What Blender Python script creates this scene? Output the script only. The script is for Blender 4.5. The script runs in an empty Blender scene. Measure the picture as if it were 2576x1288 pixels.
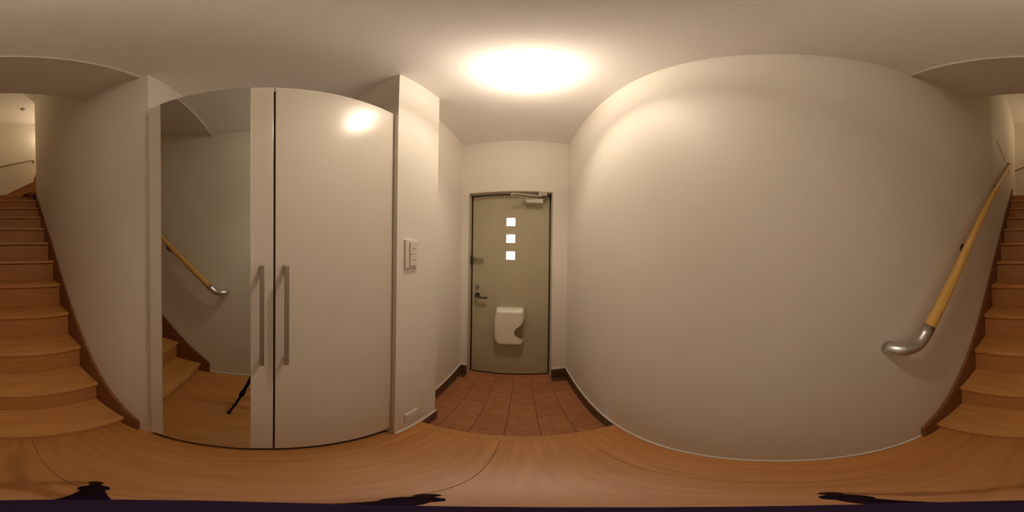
import bpy, bmesh, math
from mathutils import Vector, Matrix

scene = bpy.context.scene
# ------------------------------------------------------------------ scale
# Lengths below are in "units": 1 unit = height of the ceiling above the lens.
C = 1.24                       # metres per unit
H = 0.985                      # lens height above the hall floor, in units
def P(x, y, z):                # units (lens at 0,0,0) -> metres (hall floor at z=0)
    return Vector((x * C, y * C, (z + H) * C))

# ------------------------------------------------------------------ camera
cam_data = bpy.data.cameras.new('camera')
cam_data.type = 'PANO'
for holder in (cam_data, getattr(cam_data, 'cycles', None)):
    try:
        holder.panorama_type = 'EQUIRECTANGULAR'
    except Exception:
        pass
cam_data.clip_start = 0.01
cam = bpy.data.objects.new('camera', cam_data)
scene.collection.objects.link(cam)
_yaw, _tx, _ty = math.radians(3.5618), math.radians(-0.0228), math.radians(0.6563)
_R = (Matrix(((math.cos(_ty), 0, math.sin(_ty)), (0, 1, 0), (-math.sin(_ty), 0, math.cos(_ty))))
      @ Matrix(((1, 0, 0), (0, math.cos(_tx), -math.sin(_tx)), (0, math.sin(_tx), math.cos(_tx))))
      @ Matrix(((math.cos(_yaw), math.sin(_yaw), 0), (-math.sin(_yaw), math.cos(_yaw), 0), (0, 0, 1))))
_rt, _fw, _up = Vector(_R[0]), Vector(_R[1]), Vector(_R[2])
cam.matrix_world = Matrix.Translation(P(0, 0, 0)) @ Matrix((_rt, _up, -_fw)).transposed().to_4x4()
scene.camera = cam

# ------------------------------------------------------------------ world, light levels, exposure
world = bpy.data.worlds.new('world')
scene.world = world
world.use_nodes = True
world.node_tree.nodes['Background'].inputs[0].default_value = (0.78, 0.86, 1.0, 1)
world.node_tree.nodes['Background'].inputs[1].default_value = 7.0      # overcast daylight outside

LAMP_COL = (1.0, 0.82, 0.63)
BULB_E = 690.0                 # bare bulb inside the drum shade
SHADE_E = 13.6                  # opal glass of the drum shade
UP_COL = (1.0, 0.80, 0.52)
UP_W = 10.0                    # lamp on the upper floor

scene.view_settings.view_transform = 'Standard'
scene.view_settings.look = 'None'
scene.view_settings.exposure = 0.0
scene.view_settings.gamma = 1.0
scene.view_settings.use_curve_mapping = False
try:
    scene.cycles.use_denoising = True
    scene.cycles.max_bounces = 14
    scene.cycles.diffuse_bounces = 10
    scene.cycles.glossy_bounces = 6
except Exception:
    pass

lp = bpy.data.lights.new('upper_floor_lamp', 'POINT')
lp.energy = UP_W; lp.color = UP_COL; lp.shadow_soft_size = 0.02
lo = bpy.data.objects.new('upper_floor_lamp', lp)
lo.location = P(-0.78, -2.86, 2.62)
scene.collection.objects.link(lo)

# ------------------------------------------------------------------ materials
def new_mat(name, col, rough=0.5, metal=0.0, spec=0.5):
    m = bpy.data.materials.new(name); m.use_nodes = True
    b = m.node_tree.nodes['Principled BSDF']
    b.inputs['Base Color'].default_value = (*col, 1)
    b.inputs['Roughness'].default_value = rough
    b.inputs['Metallic'].default_value = metal
    b.inputs['Specular IOR Level'].default_value = spec
    return m, m.node_tree, b

def obj_coords(nt, scale):
    tc = nt.nodes.new('ShaderNodeTexCoord'); mp = nt.nodes.new('ShaderNodeMapping')
    mp.inputs['Scale'].default_value = scale
    nt.links.new(tc.outputs['Object'], mp.inputs['Vector'])
    return mp.outputs['Vector']

def bump(nt, b, vec, scale, strength, dist=0.002, detail=3):
    n = nt.nodes.new('ShaderNodeTexNoise'); n.inputs['Scale'].default_value = scale
    n.inputs['Detail'].default_value = detail
    nt.links.new(vec, n.inputs['Vector'])
    bp = nt.nodes.new('ShaderNodeBump'); bp.inputs['Strength'].default_value = strength
    bp.inputs['Distance'].default_value = dist
    nt.links.new(n.outputs['Fac'], bp.inputs['Height'])
    nt.links.new(bp.outputs['Normal'], b.inputs['Normal'])

def mottled(name, c1, c2, rough, spec=0.4, nscale=3.0, stretch=(1, 1, 1), bscale=0, bstr=0, metal=0.0, detail=4, lo=0.35, hi=0.65, rnd=0.0):
    m, nt, b = new_mat(name, c1, rough, metal, spec)
    v = obj_coords(nt, stretch)
    n = nt.nodes.new('ShaderNodeTexNoise'); n.inputs['Scale'].default_value = nscale
    n.inputs['Detail'].default_value = detail
    nt.links.new(v, n.inputs['Vector'])
    r = nt.nodes.new('ShaderNodeValToRGB')
    r.color_ramp.elements[0].position = lo; r.color_ramp.elements[1].position = hi
    r.color_ramp.elements[0].color = (*c1, 1); r.color_ramp.elements[1].color = (*c2, 1)
    nt.links.new(n.outputs['Fac'], r.inputs['Fac'])
    out = r.outputs['Color']
    if rnd:
        oi = nt.nodes.new('ShaderNodeObjectInfo')
        mr = nt.nodes.new('ShaderNodeMapRange')
        mr.inputs['To Min'].default_value = 1 - rnd; mr.inputs['To Max'].default_value = 1 + rnd
        nt.links.new(oi.outputs['Random'], mr.inputs['Value'])
        mx = nt.nodes.new('ShaderNodeHueSaturation')
        nt.links.new(mr.outputs['Result'], mx.inputs['Value'])
        nt.links.new(out, mx.inputs['Color']); out = mx.outputs['Color']
    nt.links.new(out, b.inputs['Base Color'])
    if bstr:
        bump(nt, b, obj_coords(nt, stretch), bscale, bstr)
    return m

M = {}
M['wallpaper'] = mottled('white_wallpaper', (0.80, 0.765, 0.705), (0.83, 0.795, 0.735), 0.55, 0.16, 2.0, bscale=420, bstr=0.12)
M['ceiling'] = mottled('ceiling_wallpaper', (0.865, 0.85, 0.84), (0.885, 0.87, 0.86), 0.75, 0.2, 2.0, bscale=300, bstr=0.2)
M['white_trim'] = mottled('white_trim_paint', (0.78, 0.75, 0.70), (0.82, 0.79, 0.74), 0.4, 0.4, 6)
M['dark_base'] = mottled('dark_brown_skirting', (0.10, 0.055, 0.03), (0.15, 0.08, 0.045), 0.5, 0.4, 14, bscale=200, bstr=0.1)
M['floor_wood'] = mottled('floor_wood', (0.50, 0.215, 0.058), (0.58, 0.27, 0.08), 0.36, 0.65, 5.0, stretch=(9, 0.9, 4), bscale=60, bstr=0.04, rnd=0.05)
M['stair_wood'] = mottled('stair_wood', (0.58, 0.28, 0.085), (0.68, 0.345, 0.115), 0.40, 0.45, 5.0, stretch=(0.9, 9, 9), bscale=60, bstr=0.04, rnd=0.05)
M['riser_wood'] = mottled('riser_wood', (0.50, 0.235, 0.08), (0.58, 0.28, 0.10), 0.45, 0.4, 5.0, stretch=(0.9, 9, 9), bscale=60, bstr=0.04)
M['skirt_wood'] = mottled('stair_skirt_wood', (0.20, 0.075, 0.028), (0.27, 0.105, 0.04), 0.5, 0.35, 6, stretch=(6, 1, 6), bscale=60, bstr=0.04)
M['tile'] = mottled('terracotta_tile', (0.40, 0.165, 0.07), (0.48, 0.205, 0.09), 0.55, 0.35, 16, bscale=240, bstr=0.15, rnd=0.07)
M['grout'] = mottled('grout', (0.11, 0.055, 0.035), (0.15, 0.075, 0.045), 0.8, 0.2, 30)
M['laminate'] = mottled('white_laminate', (0.70, 0.655, 0.59), (0.73, 0.685, 0.62), 0.2, 0.4, 1.5)
M['carcass'] = mottled('carcass_gap_shade', (0.16, 0.13, 0.10), (0.20, 0.165, 0.13), 0.6, 0.4, 3)  # carcass coloured dark so the gap between the doors reads as shade
M['plinth'] = mottled('dark_plinth', (0.05, 0.025, 0.015), (0.07, 0.035, 0.02), 0.6, 0.3, 8)
M['door_paint'] = mottled('olive_grey_door', (0.46, 0.42, 0.29), (0.50, 0.46, 0.32), 0.45, 0.4, 3, bscale=300, bstr=0.05)
M['frame_paint'] = mottled('door_frame_metal', (0.60, 0.555, 0.45), (0.64, 0.59, 0.48), 0.4, 0.4, 4)
M['black_gap'] = new_mat('black_gap_shade', (0.015, 0.01, 0.012), 0.7)[0]  # black colour standing in for the shade in the gap round the leaf
M['silver'] = mottled('satin_silver', (0.58, 0.57, 0.57), (0.66, 0.65, 0.65), 0.3, 0.5, 12, metal=1.0)
M['handle_metal'] = mottled('brushed_handle', (0.42, 0.37, 0.32), (0.48, 0.43, 0.37), 0.38, 0.5, 40, stretch=(1, 1, 0.05), metal=0.9)
M['bronze'] = mottled('dark_bronze', (0.10, 0.075, 0.05), (0.14, 0.105, 0.07), 0.35, 0.5, 30, metal=0.8)
M['grey_metal'] = mottled('grey_metal', (0.34, 0.31, 0.25), (0.40, 0.36, 0.29), 0.4, 0.5, 20, metal=0.5)
M['closer'] = mottled('closer_paint', (0.62, 0.58, 0.48), (0.68, 0.63, 0.53), 0.4, 0.4, 8)
M['plastic'] = mottled('cream_plastic', (0.80, 0.77, 0.66), (0.83, 0.80, 0.69), 0.3, 0.45, 6)
M['switch'] = mottled('switch_plastic', (0.74, 0.70, 0.63), (0.77, 0.73, 0.66), 0.3, 0.45, 20)
M['mark'] = new_mat('switch_mark', (0.16, 0.12, 0.09), 0.5)[0]
M['rail_wood'] = mottled('rail_wood', (0.68, 0.40, 0.10), (0.78, 0.48, 0.14), 0.35, 0.5, 6, stretch=(12, 1, 1))
M['navy'] = mottled('tripod_navy', (0.012, 0.005, 0.020), (0.019, 0.009, 0.031), 0.7, 0.08, 40)
M['rubber'] = new_mat('rubber_foot', (0.02, 0.015, 0.015), 0.8)[0]
M['lamp_plate'] = new_mat('lamp_plate', (0.78, 0.76, 0.72), 0.4)[0]
M['mirror'] = new_mat('mirror_silver', (0.66, 0.69, 0.655), 0.02, 1.0)[0]

def emit(name, col, s):
    m = bpy.data.materials.new(name); m.use_nodes = True; nt = m.node_tree
    nt.nodes.clear()
    o = nt.nodes.new('ShaderNodeOutputMaterial'); e = nt.nodes.new('ShaderNodeEmission')
    e.inputs[0].default_value = (*col, 1); e.inputs[1].default_value = s
    nt.links.new(e.outputs[0], o.inputs[0]); return m
M['bulb'] = emit('lit_bulb', LAMP_COL, BULB_E)
M['shade'] = emit('lit_opal_glass', LAMP_COL, SHADE_E)
m, nt, b = new_mat('frosted_glass', (0.95, 0.97, 1.0), 0.25)
b.inputs['Transmission Weight'].default_value = 1.0; b.inputs['IOR'].default_value = 1.25
M['pane'] = m

# ------------------------------------------------------------------ mesh helpers
def box(bm, x0, x1, y0, y1, z0, z1, bev=0.0, seg=2):
    """axis box in units; bev in metres"""
    a, c = P(min(x0, x1), min(y0, y1), min(z0, z1)), P(max(x0, x1), max(y0, y1), max(z0, z1))
    r = bmesh.ops.create_cube(bm, size=1.0)
    for v in r['verts']:
        v.co = Vector(((a.x + c.x) / 2 + v.co.x * (c.x - a.x), (a.y + c.y) / 2 + v.co.y * (c.y - a.y), (a.z + c.z) / 2 + v.co.z * (c.z - a.z)))
    if bev:
        vs = set(r['verts'])
        es = [e for e in bm.edges if e.verts[0] in vs and e.verts[1] in vs]
        bmesh.ops.bevel(bm, geom=es, offset=bev, segments=seg, profile=0.5, affect='EDGES')
    return bm

def prism(bm, pts, axis, a0, a1):
    """pts = polygon in units in the two other axes; extruded along axis from a0 to a1"""
    def mk(p, a):
        if axis == 'x': return P(a, p[0], p[1])
        if axis == 'y': return P(p[0], a, p[1])
        return P(p[0], p[1], a)
    A = [bm.verts.new(mk(p, a0)) for p in pts]; B = [bm.verts.new(mk(p, a1)) for p in pts]
    n = len(pts)
    bm.faces.new(A); bm.faces.new(B[::-1])
    for i in range(n):
        bm.faces.new((A[i], B[i], B[(i + 1) % n], A[(i + 1) % n]))
    bmesh.ops.recalc_face_normals(bm, faces=bm.faces)
    return bm

def tube(bm, pts, r, seg=14, cap=True):
    """tube through points given in units; r (single or list) in units"""
    pts = [P(*p) for p in pts]; n = len(pts)
    rs = [x * C for x in (r if isinstance(r, (list, tuple)) else [r] * n)]
    rings = []; up = None
    for i, p in enumerate(pts):
        t = (pts[min(i + 1, n - 1)] - pts[max(i - 1, 0)]).normalized()
        if up is None:
            up = t.orthogonal().normalized()
        up = (up - t * up.dot(t)).normalized(); s = t.cross(up)
        rings.append([bm.verts.new(p + (up * math.cos(k * 2 * math.pi / seg) + s * math.sin(k * 2 * math.pi / seg)) * rs[i]) for k in range(seg)])
    for a, bb in zip(rings, rings[1:]):
        for k in range(seg):
            f = bm.faces.new((a[k], a[(k + 1) % seg], bb[(k + 1) % seg], bb[k])); f.smooth = True
    if cap:
        bm.faces.new(rings[0][::-1]); bm.faces.new(rings[-1])
    bmesh.ops.recalc_face_normals(bm, faces=bm.faces)
    return bm

def lathe(bm, prof, cx, cy, seg=48):
    """profile [(radius, z)] in units about the vertical axis at cx, cy"""
    rings = []
    for r, z in prof:
        if r < 1e-6:
            rings.append([bm.verts.new(P(cx, cy, z))])
        else:
            rings.append([bm.verts.new(P(cx + r * math.cos(k * 2 * math.pi / seg), cy + r * math.sin(k * 2 * math.pi / seg), z)) for k in range(seg)])
    for a, b2 in zip(rings, rings[1:]):
        for k in range(seg):
            k2 = (k + 1) % seg
            if len(a) == 1: f = bm.faces.new((a[0], b2[k], b2[k2]))
            elif len(b2) == 1: f = bm.faces.new((a[k], b2[0], a[k2]))
            else: f = bm.faces.new((a[k], b2[k], b2[k2], a[k2]))
            f.smooth = True
    bmesh.ops.recalc_face_normals(bm, faces=bm.faces)
    return bm

def disc_y(bm, cx, cz, y0, y1, r, seg=24):
    """cylinder with its axis along y"""
    return prism(bm, [(cx + r * math.cos(k * 2 * math.pi / seg), cz + r * math.sin(k * 2 * math.pi / seg)) for k in range(seg)], 'y', y0, y1)

def world_loc(o):
    l = Vector((0, 0, 0))
    while o is not None:
        l += o.location; o = o.parent
    return l

def obj(name, bm, mat, parent=None, origin=None, label=None):
    """link bm (world coordinates, metres) as ONE mesh object"""
    me = bpy.data.meshes.new(name)
    base = world_loc(parent) if parent else Vector((0, 0, 0))
    if origin is None:
        xs = [v.co for v in bm.verts]
        origin = Vector(((min(v.x for v in xs) + max(v.x for v in xs)) / 2, (min(v.y for v in xs) + max(v.y for v in xs)) / 2, min(v.z for v in xs)))
    bmesh.ops.translate(bm, verts=bm.verts, vec=-origin)
    bm.to_mesh(me); bm.free()
    me.materials.append(mat)
    o = bpy.data.objects.new(name, me)
    scene.collection.objects.link(o)
    o.parent = parent
    o.location = origin - base
    if label: o['label'] = label
    return o

def thing(name, label, cat, loc, group=None):
    o = bpy.data.objects.new(name, None)
    scene.collection.objects.link(o)
    o.location = P(*loc); o.empty_display_size = 0.05
    o['label'] = label; o['category'] = cat
    if group: o['group'] = group
    return o

def struct(name, bm, mat, label, cat):
    o = obj(name, bm, mat)
    o['kind'] = 'structure'; o['label'] = label; o['category'] = cat
    return o
nb = bmesh.new

# ------------------------------------------------------------------ key dimensions (units)
XR = 0.331        # right wall
XS = -0.382       # left wall of the stairwell
XP = -0.348       # face of the pillar
XG = -0.453       # left wall of the entrance
YD = 1.168        # front wall
YP1, YP2 = 0.360, 0.606
XW = -0.366       # face of the wardrobe doors
YSO = -0.364      # ceiling edge over the stairs
ZF, ZG = -0.985, -1.09
YK = 0.497        # edge of the raised hall floor
YB = -3.0         # back wall at the stair turn
YN = -2.31        # end of the left stair wall
ZU = 3.18         # ceiling of the upper floor
BOT = -1.14

# ------------------------------------------------------------------ room shell
struct('wall_right', box(nb(), XR, XR + .12, YB - .12, YD + .2, BOT, ZU + .1), M['wallpaper'],
       'long plain white wallpapered wall on the right, carrying the handrail', 'wall')
struct('wall_left', box(nb(), -0.80, XS, YN, -0.331, BOT, ZU), M['wallpaper'],
       'white wall on the left of the staircase, beyond the wardrobe', 'wall')
struct('wall_pillar', box(nb(), -0.80, XP, YP1, YP2, BOT, 1.0), M['wallpaper'],
       'white projecting wall pillar between wardrobe and entrance, with the light switch', 'wall')
struct('wall_entry', box(nb(), XG - .2, XG, YP2, YD + .2, BOT, 1.0), M['wallpaper'],
       'set back white side wall left of the front door', 'wall')
struct('wall_recess', box(nb(), -0.80, -0.72, -0.331, YP1, BOT, 1.0), M['wallpaper'],
       'back wall of the recess that holds the wardrobe', 'wall')
DX0, DX1, DZT = -0.4015, 0.2205, 0.497
bm = nb()
box(bm, XG, DX0, YD, YD + .2, BOT, 1.0); box(bm, DX1, XR, YD, YD + .2, BOT, 1.0); box(bm, DX0, DX1, YD, YD + .2, DZT, 1.0)
struct('wall_front', bm, M['wallpaper'], 'white end wall around the front door', 'wall')
struct('wall_back', box(nb(), -1.9, XR, YB - .12, YB, BOT, ZU + .1), M['wallpaper'],
       'white wall at the top of the stairs where they turn', 'wall')
struct('wall_upper_side', box(nb(), -1.9, -1.78, YB, YN, BOT, ZU + .1), M['wallpaper'],
       'far side wall of the upper flight, out of sight round the corner', 'wall')
struct('wall_upper_inner', box(nb(), -1.78, -0.80, YN, YN + .1, BOT, ZU), M['wallpaper'],
       'inner wall of the upper flight, out of sight round the corner', 'wall')
# hall ceiling (thickness 5 cm, ends over the stairs) and the sloping soffit behind its edge
bm = nb(); box(bm, -0.80, XR, YSO, YD + .2, 1.0, 1.05)
struct('ceiling', bm, M['ceiling'], 'plain white hall ceiling carrying the round lamp', 'ceiling')
bm = nb()
prism(bm, [(YSO, 1.006), (-0.765, 1.185), (-0.765, 1.26), (YSO, 1.05)], 'x', XS, XR)
struct('ceiling_soffit', bm, M['ceiling'], 'dark sloping soffit over the foot of the stairs', 'ceiling')
bm = nb(); box(bm, XS, XR, -0.765, -0.70, 1.255, ZU)
struct('wall_upper_front', bm, M['wallpaper'], 'upper wall above the sloping soffit of the stairwell', 'wall')
struct('ceiling_upper', box(nb(), -1.78, XR, YB, -0.66, ZU, ZU + .1), M['ceiling'],
       'ceiling of the upper floor above the stair turn', 'ceiling')
struct('trim_1', box(nb(), XS, XR, YSO - .003, YSO + .004, 0.9925, 1.0, .0008, 1), M['white_trim'],
       'thin white bead along the ceiling edge over the stairs', 'trim')

# hall floor: base slab with wide boards on it
fl = struct('floor', box(nb(), -0.72, XR, -0.475, YK - .035, BOT, ZF - .012), M['grout'],
            'raised hall floor of wide orange brown boards', 'floor')
joints = [-0.72, -0.542, -0.297, -0.052, 0.193, XR]
for a, c in zip(joints, joints[1:]):
    obj('board', box(nb(), a + .0004, c - .0004, -0.474, YK - .0351, ZF - .012, ZF, .0005, 1), M['floor_wood'], fl)
struct('floor_base', box(nb(), -1.9, XR, YB, -0.475, BOT - .05, BOT), M['grout'],
       'sub floor hidden under the staircase', 'floor')
# front edge piece of the step (agari-kamachi) with rounded nosing
struct('trim_2', box(nb(), XP - .06, XR, YK - .035, YK, -1.075, ZF, .0012, 2), M['floor_wood'],
       'rounded wooden edge of the step down to the tiled entrance', 'trim')

# tiled entrance floor: every tile a piece
gf = struct('floor.001', box(nb(), XG, XR, YK, YD + .2, BOT, ZG - .0035), M['grout'],
            'sunken entrance floor of terracotta tiles in front of the door', 'floor')
tx = [-0.436 + .1285 * k for k in range(7)]
xs = [XG] + [x for x in tx if XG + .01 < x < XR - .01] + [XR]
ys = [YK, 0.590] + [0.590 + .1285 * k for k in range(1, 6)] + [YD + .06]
for i in range(len(xs) - 1):
    for j in range(len(ys) - 1):
        g = .0011
        x0, x1, y0, y1 = xs[i] + g, xs[i + 1] - g, ys[j] + .0003, ys[j + 1] - .0003
        if y1 > YD:                                  # last row runs into the door reveal only
            x0, x1 = max(x0, DX0 + g), min(x1, DX1 - g)
            if x1 - x0 < .01: continue
        if y0 < YP2 and x0 < XP:
            y0 = max(y0, YP2) if y1 > YP2 + .02 and x1 <= XP else y0
        obj('tile', box(nb(), x0, x1, y0, y1, ZG - .0035, ZG, .0005, 1), M['tile'], gf)

# skirtings of the entrance (dark) and the thin white strips above / in the hall
t = .008
struct('baseboard_right', box(nb(), XR - t, XR, YK, YD, ZG, ZF - .002, .001, 1), M['dark_base'],
       'dark brown skirting along the right wall of the entrance', 'baseboard')
bm = nb(); box(bm, DX1, XR - t, YD - t, YD, ZG, ZF - .002); box(bm, XG + t, DX0, YD - t, YD, ZG, ZF - .002)
struct('baseboard_front', bm, M['dark_base'], 'dark brown skirting either side of the front door', 'baseboard')
struct('baseboard_left', box(nb(), XG, XG + t, YP2 + t, YD, ZG, ZF - .002, .001, 1), M['dark_base'],
       'dark brown skirting along the left wall of the entrance', 'baseboard')
bm = nb(); box(bm, XG + t, XP, YP2, YP2 + t, ZG, ZF - .002); box(bm, XP, XP + t, YK, YP2 + t, ZG, ZF - .002)
struct('baseboard_pillar', bm, M['dark_base'], 'dark brown skirting at the foot of the wall pillar', 'baseboard')
s, zt = .007, ZF + .017
struct('trim_3', box(nb(), XR - s, XR, -0.383, YD, ZF, zt, .0025), M['white_trim'],
       'thin white strip along the foot of the right wall', 'trim')
struct('trim_4', box(nb(), XP, XP + s, YP1, YP2 + s, ZF, zt, .0025), M['white_trim'],
       'thin white strip along the foot of the wall pillar', 'trim')
struct('trim_5', box(nb(), XG, XG + s, YP2 + s, YD, ZF, zt, .0025), M['white_trim'],
       'thin white strip above the dark skirting left of the door', 'trim')
bm = nb(); box(bm, DX1 + .004, XR - s, YD - s, YD, ZF, zt); box(bm, XG + s, DX0 - .004, YD - s, YD, ZF, zt)
struct('trim_6', bm, M['white_trim'], 'thin white strip above the dark skirting beside the door', 'trim')
# ------------------------------------------------------------------ staircase
GO, RI = 0.1808, 0.1699
def ny(m): return -0.444 - GO * m
def nz(m): return -0.893 + RI * m
SX0, SX1 = XS + .014, XR - .014
WL, WR, WB, WN = XS + .0012, XR - .0012, YB + .0012, YN - .0025      # clear of the walls
st = thing('staircase', 'orange brown wooden staircase rising between two white walls and turning at the top', 'staircase', (0, -0.46, ZF))
TH = .024
for k in range(11):
    y = ny(k); z = nz(k)
    yb = ny(k + 1) - .022 if k < 10 else -2.512
    obj('tread', box(nb(), SX0, SX1, y, yb, z, z - TH, .006, 3), M['stair_wood'], st)
    zb = nz(k - 1) if k else ZF
    obj('riser', box(nb(), SX0, SX1, y - .020, y - .030, zb, z - TH - (.005 if k < 10 else 0)), M['riser_wood'], st)
# quarter landing (winder) and the two steps that follow the turn
Z11, Z12, Z13 = nz(11), nz(12), nz(13)
obj('riser', box(nb(), WL, WR, -2.506, -2.514, nz(10) - .01, Z11 - TH), M['riser_wood'], st)
bm = prism(nb(), [(WR, -2.49), (WR, WB), (0.12, WB), (-0.372, -2.3145), (-0.372, -2.49)], 'z', Z11 - TH, Z11)
obj('tread', bm, M['stair_wood'], st)
bm = prism(nb(), [(0.110, WB), (0.098, WB), (-0.384, -2.3145), (-0.372, -2.3145)], 'z', Z11, Z12 - TH)
obj('riser', bm, M['riser_wood'], st)
bm = prism(nb(), [(0.128, WB), (-0.60, WB), (-0.60, -2.3145), (-0.362, -2.3145)], 'z', Z12 - TH, Z12)
obj('tread', bm, M['stair_wood'], st)
for k in range(4):
    x1 = -0.39 - .18 * k; z = Z13 + RI * k
    obj('riser', box(nb(), x1 - .014, x1 - .024, WB, WN, z - RI, z - TH), M['riser_wood'], st)
    obj('tread', box(nb(), x1, x1 - .20 if k < 3 else -1.776, WB, WN, z - TH, z, .005, 2), M['stair_wood'], st)
def sk(y): return nz(0) + (RI / GO) * (ny(0) - y) + .070
for (xa, xb, ye, lab) in ((XR - .014, WR, -2.49, None), (WL, XS + .014, YN, None)):
    pts = [(-0.383, ZF), (-0.383, sk(-0.383)), (ye, sk(ye)), (ye, sk(ye) - .34), (-0.66, ZF)]
    obj('skirt_board', prism(nb(), pts, 'x', xa, xb), M['skirt_wood'], st)
struct('trim_7', box(nb(), XR - .006, XR, -1.46, -2.30, 1.285, 1.297), M['wallpaper'],
       'thin white ledge along the right stair wall at upper floor level', 'trim')

# ------------------------------------------------------------------ wardrobe in the recess
ZT, ZB = 0.600, -0.918
Y0, YM, Y1 = -0.3185, 0.0185, 0.3580
wd = thing('wardrobe', 'tall cream shoe wardrobe with two flat doors, the left one mirrored', 'wardrobe', (-0.55, 0.02, ZF))
DT = .016
bm = nb()
box(bm, -0.715, XW - DT - .003, Y0 + .004, Y1 - .002, ZB, ZT, .0015, 1)
obj('carcass', bm, M['carcass'], wd)
obj('plinth', box(nb(), -0.715, XW - .0162, Y0 + .004, Y1 - .002, ZF, ZB), M['plinth'], wd)
dl = obj('door', box(nb(), XW - DT, XW, Y0, YM - .0022, ZB, ZT, .0015, 2), M['laminate'], wd, label='left wardrobe door with a tall mirror let into it')
dr = obj('door', box(nb(), XW - DT, XW, YM + .0022, Y1, ZB, ZT, .0015, 2), M['laminate'], wd, label='plain right wardrobe door')
obj('mirror', box(nb(), XW, XW + .0022, -0.271, -0.035, ZB + .001, ZT - .001), M['mirror'], dl, label='tall frameless mirror')
for d, yc in ((dl, -0.0085), (dr, 0.0435)):
    bm = nb(); ztop, zbot, w = -0.024, -0.275, .0048
    box(bm, XW + .022, XW + .030, yc - w, yc + w, zbot, ztop, .0012)
    box(bm, XW, XW + .0225, yc - w, yc + w, ztop - .009, ztop, .0008)
    box(bm, XW, XW + .0225, yc - w, yc + w, zbot, zbot + .009, .0008)
    obj('handle', bm, M['handle_metal'], d, label='slim vertical bar handle')

# ------------------------------------------------------------------ front door
YL = 1.222                     # face of the leaf
LX0, LX1, LZ0, LZ1 = -0.3815, 0.2030, -1.074, 0.4800
WX0, WX1 = -0.121, -0.0545
wins = [(0.229, 0.293), (0.100, 0.164), (-0.027, 0.0345)]
bm = nb(); box(bm, LX0, WX0, YL, YL + .035, LZ0, LZ1); box(bm, WX1, LX1, YL, YL + .035, LZ0, LZ1)
zz = [LZ1] + [q for a, c in wins for q in (c, a)] + [LZ0]
for k in range(0, len(zz), 2):
    box(bm, WX0, WX1, YL, YL + .035, zz[k + 1], zz[k])
bmesh.ops.remove_doubles(bm, verts=bm.verts, dist=1e-5)
door = struct('door_1', bm, M['door_paint'], 'olive grey front door with three small square windows in a column', 'door')
bm = nb(); ft = .0075
box(bm, DX0, DX0 + ft, YD - .003, YD + .12, ZG, DZT); box(bm, DX1 - ft, DX1, YD - .003, YD + .12, ZG, DZT); box(bm, DX0 + ft, DX1 - ft, YD - .003, YD + .12, DZT - ft, DZT)
obj('frame', bm, M['frame_paint'], door, label='beige metal door frame')
bm = nb(); gy = YL + .006
box(bm, DX0 + ft, LX0, gy, gy + .02, ZG, DZT - ft); box(bm, LX1, DX1 - ft, gy, gy + .02, ZG, DZT - ft)
box(bm, LX0, LX1, gy, gy + .02, LZ1, DZT - ft); box(bm, LX0, LX1, gy - .004, gy + .02, ZG, LZ0)
obj('gap_shade', bm, M['black_gap'], door, label='black strip painted as the shade in the gap round the door leaf')
for a, c in wins:
    obj('window_pane', box(nb(), WX0, WX1, YL + .014, YL + .020, a, c), M['pane'], door, label='small square pane bright with daylight')
# lever handle, thumb turn, door guard
bm = nb(); hx, hz = -0.340, -0.309
disc_y(bm, hx, hz, YL, YL - .008, .0195)
tube(bm, [(hx, YL - .004, hz), (hx, YL - .036, hz), (hx + .012, YL - .042, hz - .004), (hx + .04, YL - .043, hz - .0105), (hx + .087, YL - .042, hz - .0095)],
     [.009, .009, .0098, .0085, .0075], 12)
obj('lever_handle', bm, M['bronze'], door, label='dark bronze lever handle on a round rose')
bm = nb(); disc_y(bm, hx, -0.244, YL, YL - .006, .0175); box(bm, hx - .004, hx + .004, YL - .006, YL - .018, -0.256, -0.232, .001)
obj('thumb_turn', bm, M['grey_metal'], door, label='round grey thumb turn lock above the lever')
bm = nb(); box(bm, DX0 + .0075, DX0 + .024, YL - .022, YL - .002, -0.062, 0.002, .002)
g = obj('door_guard', bm, M['bronze'], door, label='dark hinged security guard on the door edge')
bm = nb(); tube(bm, [(-0.384, YL - .014, -0.018), (-0.302, YL - .014, -0.018), (-0.296, YL - .014, -0.024), (-0.296, YL - .014, -0.036), (-0.302, YL - .014, -0.042), (-0.384, YL - .014, -0.042)], .0042, 8)
obj('guard_bar', bm, M['grey_metal'], g)
# door closer
bm = nb(); box(bm, 0.022, 0.148, YL - .050, YL, 0.400, 0.437, .006, 3)
cl = obj('door_closer', bm, M['closer'], door, label='beige door closer at the top corner')
bm = nb()
prism(bm, [(-0.083, 1.128), (0.128, 1.168), (0.134, 1.158), (-0.080, 1.112)], 'z', 0.449, 0.456)
prism(bm, [(-0.083, 1.112), (-0.083, 1.128), (0.030, YL - .020), (0.040, YL - .034)], 'z', 0.440, 0.446)
obj('closer_arm', bm, M['closer'], cl)
obj('arm_bracket', box(nb(), 0.112, 0.175, 1.160, YL - .003, 0.457, 0.4885, .002), M['grey_metal'], cl)
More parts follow.
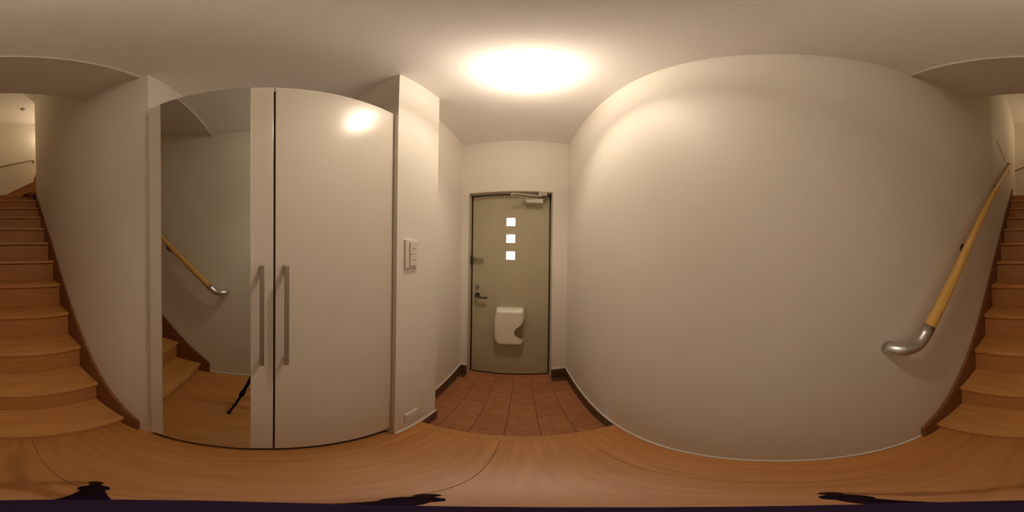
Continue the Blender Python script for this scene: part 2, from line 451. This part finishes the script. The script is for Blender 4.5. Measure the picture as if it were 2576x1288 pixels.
# mail catcher: hollow moulded shell with a bite out of its right side
def lerp(tab, z):
    for (za, xa), (zb, xb) in zip(tab, tab[1:]):
        if za >= z >= zb:
            return xa + (xb - xa) * (za - z) / max(za - zb, 1e-9)
    return tab[-1][1] if z < tab[-1][0] else tab[0][1]
ZTOP, ZBOT = -0.3925, -0.7120
LEFT = [(-0.3925, -0.172), (-0.398, -0.182), (-0.41, -0.189), (-0.46, -0.197), (-0.54, -0.203), (-0.62, -0.202), (-0.666, -0.196), (-0.690, -0.184), (-0.704, -0.160), (-0.712, -0.115)]
FULL = [(-0.3925, 0.004), (-0.398, 0.015), (-0.41, 0.021), (-0.448, 0.0235), (-0.66, 0.0225), (-0.684, 0.018), (-0.698, 0.006), (-0.706, -0.016), (-0.712, -0.060)]
BITE = [(-0.462, 0.0235), (-0.482, 0.017), (-0.508, 0.004), (-0.530, -0.018), (-0.552, -0.040), (-0.572, -0.050), (-0.592, -0.0505), (-0.612, -0.040), (-0.628, -0.020), (-0.640, 0.000), (-0.650, 0.013), (-0.660, 0.0222)]
NR, NC, DEP, RAD = 60, 40, 0.078, 0.034
bm = nb(); grid = []
for r in range(NR + 1):
    q = r / NR
    z = ZTOP + (ZBOT - ZTOP) * (0.5 - 0.5 * math.cos(math.pi * q)) if r in (0, NR) else ZTOP + (ZBOT - ZTOP) * (0.35 * (0.5 - 0.5 * math.cos(math.pi * q)) + 0.65 * q)
    xl, xf = lerp(LEFT, z), lerp(FULL, z)
    bite = BITE[0][0] > z > BITE[-1][0]
    xr = min(xf, lerp(BITE, z)) if bite else xf
    row = []
    for c in range(NC + 1):
        u = c / NC; u = 0.5 * (0.5 - 0.5 * math.cos(math.pi * u)) + 0.5 * u
        x = xl + (xr - xl) * u
        d = min(x - xl, xf - x, (ZTOP - z) * 1.0, (z - ZBOT) * 1.0)
        w = max(0.0, 1 - min(max(d, 0) / RAD, 1.0))
        row.append(bm.verts.new(P(x, YL - DEP * (1 - w ** 2.4) ** (1 / 2.4), z)))
    grid.append(row)
for a, c in zip(grid, grid[1:]):
    for k in range(NC):
        f = bm.faces.new((a[k], c[k], c[k + 1], a[k + 1])); f.smooth = True
bmesh.ops.recalc_face_normals(bm, faces=bm.faces)
mb = obj('mail_catcher', bm, M['plastic'], door, label='cream plastic mail catcher with a curved bite out of its right side')
md = mb.modifiers.new('shell', 'SOLIDIFY'); md.thickness = .004; md.offset = 0

# ------------------------------------------------------------------ light switch and blank plate on the pillar
sw = thing('light_switch', 'cream double rocker light switch on the white wall pillar', 'switch', (XP, 0.425, -0.043))
bm = nb(); box(bm, XP, XP + .0075, 0.393, 0.4575, -0.043, 0.050, .0025, 3)
obj('switch_plate', bm, M['switch'], sw)
obj('switch_inset', box(nb(), XP + .0075, XP + .0079, 0.4115, 0.4455, -0.0365, 0.0415), M['mark'], sw)
for z0, z1 in ((-0.0355, 0.0020), (0.0032, 0.0405)):
    rk = obj('rocker', box(nb(), XP + .0075, XP + .0105, 0.4125, 0.4450, z0, z1, .0012), M['switch'], sw)
    zc = (z0 + z1) / 2
    obj('indicator', box(nb(), XP + .0105, XP + .0109, 0.426, 0.437, zc - .0012, zc + .0012), M['mark'], rk)
bp_ = thing('outlet_plate', 'blank white outlet plate low on the wall pillar near the floor', 'outlet', (XP, 0.440, -0.880))
obj('plate', box(nb(), XP, XP + .007, 0.405, 0.474, -0.882, -0.797, .0025, 3), M['wallpaper'], bp_)
obj('cover', box(nb(), XP + .007, XP + .0085, 0.414, 0.465, -0.872, -0.808, .0012, 2), M['wallpaper'], bp_)

# ------------------------------------------------------------------ handrails
hr = thing('handrail', 'honey coloured round wooden handrail with silver bent end on the right stair wall', 'handrail', (XR, -1.2, -0.25))
RX, RR = 0.281, 0.0185
def rz(y): return -0.215 + 0.905 * (-0.369 - y)
obj('rail', tube(nb(), [(RX, -0.372, rz(-0.372)), (RX, -2.07, rz(-2.07))], RR, 20), M['rail_wood'], hr)
ctrl = [(RX, -0.372, rz(-0.372)), (RX, -0.352, rz(-0.352)), (RX, -0.334, rz(-0.334) + .001), (RX + .001, -0.316, -0.2545), (RX + .003, -0.300, -0.2565),
        (RX + .008, -0.284, -0.257), (RX + .018, -0.269, -0.257), (RX + .032, -0.261, -0.257), (XR, -0.259, -0.257)]
obj('end_bend', tube(nb(), ctrl, RR * 1.07, 20), M['silver'], hr, label='silver bent end piece returning to the wall')
e = rz(-2.07)
obj('end_bend', tube(nb(), [(RX, -2.07, e), (RX + .004, -2.095, e + .020), (RX + .018, -2.112, e + .032), (XR, -2.116, e + .034)], RR * 1.07, 16), M['silver'], hr, label='silver bent end piece returning to the wall')
for yb in (-0.70, -1.35, -1.95):
    bm = nb(); z = rz(yb)
    tube(bm, [(RX, yb, z - RR), (RX, yb, z - .035), (RX + .012, yb, z - .045), (XR, yb, z - .045)], .007, 10)
    tube(bm, [(XR - .006, yb, z - .045), (XR, yb, z - .045)], .02, 16)
    obj('bracket', bm, M['bronze'], hr)
h2 = thing('handrail', 'thin dark handrail on the far lit wall at the top of the stairs', 'handrail', (-0.06, YB, 1.7))
obj('rail', tube(nb(), [(XR, YB + .05, 1.704), (0.16, YB + .05, 1.785), (-0.43, YB + .05, 1.965)], .0115, 14), M['skirt_wood'], h2)
obj('end_bend', tube(nb(), [(-0.43, YB + .05, 1.965), (-0.445, YB + .047, 1.962), (-0.452, YB + .03, 1.95), (-0.452, YB, 1.945)], .0125, 12), M['bronze'], h2)

# ------------------------------------------------------------------ ceiling lamp
LX, LY, LR = 0.004, 0.470, 0.082
lamp = thing('ceiling_lamp', 'round white ceiling lamp glowing over the entrance hall', 'lamp', (LX, LY, 1.0))
obj('base_plate', lathe(nb(), [(0, .9995), (LR - .008, .9995), (LR - .008, .988), (0, .987)], LX, LY), M['lamp_plate'], lamp)
obj('lamp_shade', lathe(nb(), [(LR, .9985), (LR, .885), (LR - .002, .876), (LR - .005, .876), (LR - .004, .885), (LR - .004, .9985)], LX, LY), M['shade'], lamp)
obj('bulb', lathe(nb(), [(0, .987), (.012, .986), (.018, .972), (.024, .957), (.020, .943), (.010, .936), (0, .934)], LX, LY, 24), M['bulb'], lamp)

# ------------------------------------------------------------------ small fitting on the upper ceiling
sa = thing('ceiling_fitting', 'small round dark fitting on the upper ceiling at the top of the stairs', 'fitting', (-0.235, -2.52, ZU))
obj('fitting_body', lathe(nb(), [(0, ZU), (.036, ZU), (.036, ZU - .012), (.028, ZU - .024), (0, ZU - .026)], -0.235, -2.52, 24), M['grey_metal'], sa)

# ------------------------------------------------------------------ tripod under the lens
tp = thing('camera_tripod', 'slim dark navy camera tripod standing on the hall floor', 'tripod', (0, -0.03, ZF))
def tc(z): return (0.0, -0.003 - .030 * (-z - .15) / .83, z)
obj('column', tube(nb(), [tc(-0.17), tc(-0.62)], .0085, 16), M['navy'], tp)
obj('mount_plate', tube(nb(), [tc(-0.150), tc(-0.17)], [.0080, .0088], 20), M['navy'], tp)
obj('hub', tube(nb(), [tc(-0.500), tc(-0.515), tc(-0.56), tc(-0.575)], [.012, .019, .019, .012], 16), M['navy'], tp)
for fx, fy in ((-0.078, -0.152), (-0.044, 0.086), (0.118, -0.034)):
    a = tc(-0.545); d = Vector((fx - a[0], fy - a[1], 0)).normalized()
    s0 = (a[0] + d.x * .016, a[1] + d.y * .016, a[2]); f = (fx, fy, ZF + .012)
    mid = tuple(s0[i] + (f[i] - s0[i]) * .55 for i in range(3)); mid2 = tuple(s0[i] + (f[i] - s0[i]) * .60 for i in range(3))
    lg = obj('leg', tube(nb(), [s0, mid, mid2, f], [.0078, .0078, .0060, .0060], 12), M['navy'], tp)
    ca = tuple(s0[i] + (f[i] - s0[i]) * .54 for i in range(3)); cb = tuple(s0[i] + (f[i] - s0[i]) * .62 for i in range(3))
    obj('leg_clamp', tube(nb(), [ca, cb], .0118, 12), M['navy'], lg)
    obj('rubber_foot', tube(nb(), [(fx, fy, ZF + .014), (fx, fy, ZF)], [.007, .009], 12), M['rubber'], lg)
